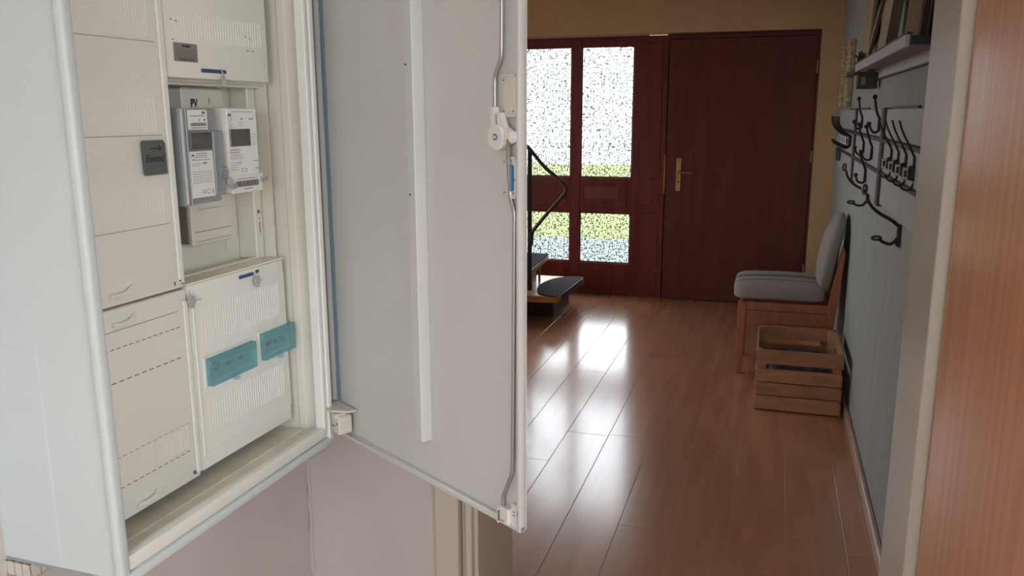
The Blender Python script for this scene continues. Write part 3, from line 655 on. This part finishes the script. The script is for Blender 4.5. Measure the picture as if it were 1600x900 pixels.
def hook(y, up, low, base, r=.0055, m='iron', tip=.010, name='hook', par=rk, box_=None, loops=False):
    mb = MB(); f = (lambda x, z: RL(x, y, z)) if par is rk else (lambda x, z: (x-WX, 0, z-base[0]))
    mb.tube([f(*p) for p in up], r*.8, 8, 2, r2=r); mb.tube([f(*p) for p in low], r, 8, 2, r2=r*.85)
    xb = .409 if par is rk else .425
    mb.tube([f(xb, base[0]-.008), f(xb, base[1]+.008)], r*1.5, 8, 0)
    if loops:
        for c, dz in ((up[0], .014), (low[-1], .004)):
            q = [(c[0]-.008+.009*math.cos(a*PI/5)*(.7 if dz > .01 else 1.7), c[1]+dz+(.016 if dz > .01 else .006)*math.sin(a*PI/5)) for a in range(11)]
            mb.tube([f(*p) for p in q], r*.7, 6, 0)
    elif tip:
        for c in (up[0], low[-1]): mb.ball(f(*c), tip)
    o = mb.obj(name, m, par, smooth=True)
    if box_:
        bb = MB().box(RL(.378, y-.005, box_[0]), RL(.394, y+.005, box_[1]), .002); bb.obj('hook_plate', 'silver', o)
        MB().box(RL(.382, y-.0065, box_[0]+.009), RL(.390, y+.0065, box_[1]-.009)).obj('plate_slot', 'ink', o)
        MB().box(RL(.395, y-.007, box_[0]-.002), RL(.414, y+.007, box_[1]+.004), .003).obj('hook_block', 'iron', o)
    return o
A = [(4.525, [(.385, 1.563), (.394, 1.502), (.412, 1.462)], [(.412, 1.440), (.405, 1.418), (.383, 1.416), (.371, 1.452)], (1.435, 1.465)),
     (3.789, [(.383, 1.559), (.392, 1.502), (.411, 1.465)], [(.412, 1.438), (.406, 1.420), (.385, 1.412), (.368, 1.450)], (1.435, 1.465)),
     (4.348, [(.379, 1.442), (.391, 1.394), (.411, 1.347)], [(.412, 1.318), (.401, 1.300), (.381, 1.298), (.368, 1.332)], (1.315, 1.345)),
     (3.981, [(.378, 1.437), (.393, 1.384), (.411, 1.340)], [(.412, 1.308), (.400, 1.291), (.377, 1.296), (.364, 1.328)], (1.305, 1.338)),
     (4.169, [(.380, 1.305), (.394, 1.270), (.411, 1.228)], [(.412, 1.190), (.397, 1.176), (.374, 1.184), (.367, 1.214)], (1.190, 1.226))]
for y, up, low, b in A: hook(y, up, low, b)
for y in (3.336, 3.150, 2.970, 2.800):
    hook(y, [(.357, 1.474), (.368, 1.440), (.393, 1.395), (.411, 1.358)], [(.414, 1.298), (.410, 1.276), (.398, 1.262), (.380, 1.268), (.372, 1.286)], (1.30, 1.355), r=.0036, tip=0, box_=(1.296, 1.334))
for y in (5.10, 5.24, 5.38, 5.52, 5.66):
    hook(y, [(.335, 1.475), (.338, 1.43), (.372, 1.385), (.411, 1.362)], [(.412, 1.322), (.392, 1.298), (.360, 1.306), (.342, 1.332)], (1.32, 1.36), r=.0075, tip=0, box_=(1.315, 1.362))
MB().box(RL(.392, 5.80, 1.19), RL(.408, 5.98, 1.27), .003).obj('name_plate', 'iron', rk)
for lab, y, up, low, b in [('black iron wall hook with looped tips, nearer the chair', 4.143, [(.322, 1.236), (.330, 1.205), (.358, 1.172), (.405, 1.148), (.422, 1.135)], [(.420, 1.098), (.408, 1.078), (.385, 1.074), (.362, 1.086)], (1.098, 1.128)),
                      ('large black iron wall hook with looped tips, nearer the white door frame', 3.082, [(.312, 1.226), (.318, 1.196), (.350, 1.162), (.398, 1.138), (.420, 1.118)], [(.420, 1.075), (.405, 1.055), (.385, 1.056), (.362, 1.070)], (1.058, 1.112))]:
    e = empty('wall_hook', (WX, y, b[0]), 0, lab, 'hook', 'looped wall hooks under the coat rack')
    hook(y, up, low, b, r=.0062, name='hook_arm', par=e, loops=True)
    MB().box((-.008, -.012, -.012), (0, .012, b[1]-b[0]+.012), .002).obj('wall_plate', 'iron', e)
# shelf
sh = empty('wall_shelf', (WX, 3.4, 1.64), 0, 'grey-lavender wall shelf loaded with frames and carved wood, above the coat rack', 'shelf')
SO = (WX, 3.4, 1.64)
def SL(x, y, z): return L(x, y, z, SO)
box('fascia', SL(.322, 2.55, 1.672), SL(.332, 4.10, 1.705), 'shelfgrey', sh, .001)
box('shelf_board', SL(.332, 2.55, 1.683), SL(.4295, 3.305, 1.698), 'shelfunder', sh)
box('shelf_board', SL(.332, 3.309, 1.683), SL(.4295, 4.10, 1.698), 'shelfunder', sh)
box('board_end', SL(.3325, 2.535, 1.676), SL(.4295, 2.549, 1.700), 'iron', sh)
box('edge_lip', SL(.320, 2.52, 1.705), SL(.336, 4.10, 1.709), 'darkwood', sh)
box('wall_rail', SL(.420, 2.2, 1.643), SL(.4295, 4.75, 1.683), 'shelfgrey', sh, .001)
box('rail_edge', SL(.412, 2.2, 1.638), SL(.4295, 4.75, 1.643), 'darkwood', sh)
MB().box(SL(.318, 4.10, 1.665), SL(.345, 4.55, 1.688), .002).box(SL(.335, 4.10, 1.600), SL(.42, 4.16, 1.672), .003).obj('end_bracket', 'darkwood', sh)
box('bracket_window', SL(.352, 4.085, 1.617), SL(.368, 4.10, 1.650), 'lightwood', sh)
def lean(name, y, x0, x1, z1, th, wd, m, label, cat, group=None, z0=1.698, extra=None):
    """board standing on the shelf: foot at x0, top leaning to x1 at height z1; width wd along y"""
    e = empty(name, ((x0), y, z0), 0, label, cat, group)
    MB().prism([(0, 0), (th, 0), (x1-x0+th, z1-z0), (x1-x0, z1-z0)], 1, -wd/2, wd/2, .001).obj('board' if not extra else extra, m, e)
    return e
e = lean('picture_frame', 4.45, .388, .405, 2.25, .012, .40, 'olivewood', 'tall dark-edged picture frame leaning at the far end of the shelf', 'picture frame', extra='frame_moulding', z0=1.684)
MB().box((-.004, -.16, .05), (.004, .16, .50), .001, Matrix.Rotation(.03, 4, 'Y')).obj('picture_board', 'lightwood', e)
e = lean('thin_board', 3.92, .347, .392, 1.955, .012, .09, 'darkwood', 'thin dark board with pale edge leaning against the frames on the shelf', 'board')
MB().prism([(-.004, 0), (0, 0), (.040, .235), (.036, .235)], 1, -.044, .0).obj('pale_edge', 'lightwood', e)
e = lean('wooden_board', 3.38, .346, .384, 2.08, .018, .30, 'lightwood', 'wide pale wooden board leaning on the shelf beside the dark red vase', 'board')
MB().box((-.004, -.158, .0), (.03, -.150, .38), .001, Matrix.Rotation(.09, 4, 'Y')).obj('board_edge', 'olivewood', e)
e = empty('carved_frame', (.366, 2.86, 1.698), 0, 'brown carved wooden frame standing at the near end of the shelf', 'frame')
for k, (dx, wdt) in enumerate([(0, .10), (.012, .09), (.024, .10)]):
    MB().prism([(dx, 0), (dx+.010, 0), (dx+.042, .42), (dx+.032, .42)], 1, -.18+k*.02, -.18+k*.02+wdt*3, .002).obj('carved_panel', 'carved' if k != 1 else 'darkwood', e)
e = empty('dark_red_vase', (.372, 3.62, 1.698), 0, 'small dark red glazed vase on the middle of the shelf', 'vase')
MB().superell((0, 0, .032), (.030, .055, .034), 1, 1, 24, 14).cyl((0, 0, .066), .016, .018, 2, 16, .003).obj('vase_body', mat('dark_red_glaze', (.05, .012, .014), .35, noise=((30, 30, 30), .3)), e, smooth=True)
gm = mat('dried_leaf', (.07, .07, .03), .8, noise=((60, 60, 60), .5))
e = empty('dried_plant', (.352, 4.18, 1.684), 0, 'small tuft of dried olive-green leaves at the far end of the shelf', 'plant'); r_ = random.Random(4)
MB().superell((0, 0, .012), (.028, .05, .013), .8, 1, 16, 8).obj('dish', 'darkwood', e, smooth=True)
lf = MB()
for k in range(60):
    a = r_.uniform(0, 2*PI); rr = r_.uniform(0, .035); zz = r_.uniform(.01, .075); s = r_.uniform(.006, .012)
    lf.box((-s, -s*.5, -.0008), (s, s*.5, .0008), 0, Matrix.Translation((rr*math.cos(a)*.7, rr*math.sin(a)*1.3, zz)) @ Matrix.Rotation(a, 4, 'Z') @ Matrix.Rotation(r_.uniform(-1.2, 1.2), 4, 'Y'))
lf.obj('leaf', gm, e, kind='stuff')
# carved cream frame hanging on the far end of the right wall
e = empty('mirror', (WX, 5.75, 1.525), 0, 'narrow cream carved-frame mirror hanging on the wall near the front door', 'mirror')
mb = MB()
for k in range(14): mb.superell((-.022, -.20, .02+k*.028), (.022, .045, .018), .8, .8, 12, 8); mb.superell((-.022, .28, .02+k*.028), (.020, .04, .018), .8, .8, 12, 8)
mb.box((-.018, -.24, 0), (-.002, -.16, .40), .004); mb.box((-.018, .24, 0), (-.002, .32, .40), .004); mb.box((-.018, -.16, 0), (-.002, .24, .05), .004); mb.box((-.018, -.16, .35), (-.002, .24, .40), .004)
mb.obj('carved_surround', 'creamcarve', e, smooth=True)
box('mirror_glass', (-.010, -.16, .05), (-.004, .24, .35), mat('mirror_silver', (.6, .6, .6), .05, metal=1), e)

# ================================================================== CHAIR
ch = empty('dining_chair', (.10, 5.07, 0), 0, 'wooden chair with striped grey upholstered seat standing against the wall', 'chair')
def CL(x, y, z): return (x-.10, y-5.07, z)
for y in (4.855, 5.25):
    MB().prism([(-.147-.10, .43), (-.140-.10, 0), (-.106-.10, 0), (-.098-.10, .43)], 1, y-5.07, y-5.07+.035, .004).obj('leg', 'chairwood', ch)
    MB().prism([(x-.10, z) for x, z in ((.338, 0), (.372, 0), (.378, .30), (.412, .74), (.392, .78), (.336, .43))], 1, y-5.07, y-5.07+.035, .004).obj('leg', 'chairwood', ch)
    box('side_rail', CL(-.10, y+.006, .385), CL(.34, y+.030, .435), 'chairwood', ch, .003)
    box('side_apron', CL(-.10, y+.012, .285), CL(.335, y+.024, .384), 'chairwood', ch, .003)
box('front_rail', CL(-.135, 4.89, .345), CL(-.112, 5.25, .43), 'chairwood', ch, .003)
box('rear_rail', CL(.342, 4.89, .345), CL(.365, 5.25, .43), 'chairwood', ch, .003)
MB().superell(CL(.075, 5.07, .487), (.252, .232, .052), .35, .28, 48, 20, fn=lambda p: (p.x-.02*(p.z > .49)*0, p.y, p.z+.012*math.cos(p.x*5))).obj('seat', 'fabric', ch, smooth=True)
def backf(p):
    z = p.z; t = (z-.47)/.46
    return (p.x + .085*t*t - .012*t, p.y, z)
MB().superell(CL(.318, 5.07, .70), (.045, .222, .235), .75, .55, 36, 24, fn=lambda p: backf(p)).obj('backrest', 'plainfabric', ch, smooth=True)

# ================================================================== CRATE
cr = empty('wooden_crate', (.185, 4.52, 0), 0, 'slatted pine wood crate on the floor in front of the chair', 'crate')
def KL(x, y, z): return (x-.185, y-4.52, z)
zs4 = [(.006, .080), (.085, .150), (.155, .222), (.250, .322)]
X0, X1, Y0, Y1 = -.016, .386, 4.255, 4.785
for z0, z1 in zs4:
    j = random.uniform(-.003, .003)
    box('slat', KL(X0, Y0+j, z0), KL(X1, Y0+.012, z1), 'cratewood', cr, .002)
    box('slat', KL(X0, Y1-.012, z0), KL(X1, Y1+j, z1), 'cratewood', cr, .002)
    sm = MB().box(KL(X0-.008+j*.5, Y0+.002, z0-.006), KL(X0+.002, Y1-.002, z1-.008), .002).obj('slat', 'cratewood', cr)
    MB().box(KL(X1-.002, Y0+.002, z0-.006), KL(X1+.008+j*.5, Y1-.002, z1-.008), .002).obj('slat', 'cratewood', cr)
for sx in (0, 1):
    for sy in (0, 1):
        x = X1-.002 if sx else X0+.002; y = Y1-.012 if sy else Y0+.012
        ax = -1 if sx else 1; ay = -1 if sy else 1
        MB().prism([(x-.185, y-4.52), (x-.185+ax*.042, y-4.52), (x-.185, y-4.52+ay*.042)], 2, .006, .318, .001).obj('corner_post', 'cratewood', cr)
for k in range(5): box('bottom_slat', KL(X0+.01, Y0+.02+k*.10, .006), KL(X1-.01, Y0+.10+k*.10, .014), 'cratewood', cr, .001)
MB().box(KL(X0+.002, Y0+.004, .150), KL(X0+.036, Y0+.011, .262)).obj('backing_strip', 'cratewood', cr)
e = empty('cloth_bag', (.185, 4.50, .014), 0, 'dark multicoloured cloth bag lying inside the wooden crate', 'bag')
MB().superell((0, 0, .115), (.155, .205, .115), .6, .5, 32, 18, fn=lambda p: (p.x, p.y, p.z+.012*math.sin(p.x*40)*math.cos(p.y*31)*(p.z > .1))).obj('bag_body', 'bag', e, smooth=True)
MB().tube([(-.08, -.1, .21), (-.05, -.1, .245), (.03, -.05, .25), (.07, -.02, .215)], .008, 8, 2).obj('bag_strap', 'redwood', e, smooth=True)

# ================================================================== STAIRS
sr = empty('staircase', (-1.7, 6.0, 0), 0, 'wooden spiral staircase foot with dark base and open metal handrail', 'staircase')
def TL(x, y, z): return (x+1.7, y-6.0, z)
def poly(name, pts, z0, z1, m, par, bev=.003, off=(-1.7, 6.0)):
    return MB().prism([(a-off[0], b-off[1]) for a, b in pts], 2, z0, z1, bev).obj(name, m, par)
poly('tread', [(-2.1, 5.60), (-1.430, 5.680), (-1.405, 6.44), (-2.1, 6.44)], .155, .200, 'treadwood', sr)
poly('base', [(-2.0, 5.88), (-1.506, 5.88), (-1.50, 6.36), (-2.0, 6.36)], 0, .155, 'darkwood', sr)
poly('tread', [(-2.6, 5.30), (-1.600, 5.42), (-1.668, 6.34), (-2.6, 6.40)], .350, .390, 'treadwood', sr)
poly('base', [(-2.4, 5.60), (-1.72, 5.66), (-1.75, 6.28), (-2.4, 6.3)], .200, .350, 'darkwood', sr)
box('tread_rod', TL(-1.715, 6.20, .2), TL(-1.700, 6.215, .35), 'steel', sr)
poly('tread', [(-3.0, 4.9), (-2.0, 5.15), (-1.95, 6.0), (-3.0, 6.2)], .545, .585, 'treadwood', sr)
PYs = 5.40
box('baluster', TL(-1.568, PYs-.012, .30), TL(-1.540, PYs+.006, 1.262), 'iron', sr, .003)
MB().tube([TL(-1.64, PYs-.02, 1.315), TL(-1.575, PYs-.01, 1.285), TL(-1.53, PYs, 1.232), TL(-1.456, PYs, 1.145), TL(-1.385, PYs+.02, 1.085), TL(-1.322, PYs+.03, 1.030), TL(-1.308, PYs+.03, .985), TL(-1.345, PYs+.02, .935), TL(-1.40, PYs, .875), TL(-1.50, PYs, .755), TL(-1.545, PYs, .695), TL(-1.556, PYs, .64)], .0125, 10, 2).obj('handrail', 'darkwood', sr, smooth=True)
MB().tube([TL(-1.545, PYs, .70), TL(-1.548, PYs, .62)], .018, 8, 0).obj('rail_clamp', 'iron', sr, smooth=True)
MB().tube([TL(-2.2, PYs-.2, 1.72), TL(-1.62, PYs-.02, 1.32)], .0125, 10, 0).obj('handrail', 'darkwood', sr, smooth=True)
e = empty('stair_mat', (-1.41, 6.05, .200), 0, 'charcoal half-round stair mat on the lowest tread', 'mat', 'charcoal stair mats')
arc = [(-.006+.0*k, 0) for k in range(0)]
n = 20; half = []
for k in range(n+1):
    a = PI*k/n; half.append((-.02-.225*math.sin(a)**.8, .385*math.cos(a)))
half[0] = (.006, .385); half[-1] = (-.018, -.385)
MB().prism(half, 2, .0005, .009, .001).box((.004, -.30, -.035), (.010, .30, .006), .001, Matrix.Rotation(-.03, 4, 'Z')).obj('mat_sheet', 'mat', e)
e = empty('stair_mat', (-1.95, 5.9, .390), 0, 'charcoal stair mat covering the second tread by the baluster', 'mat', 'charcoal stair mats')
MB().prism([(-.5, -.55), (.345, -.47), (.285, .43), (-.5, .48)], 2, .0005, .010, .001).obj('mat_sheet', 'mat', e)
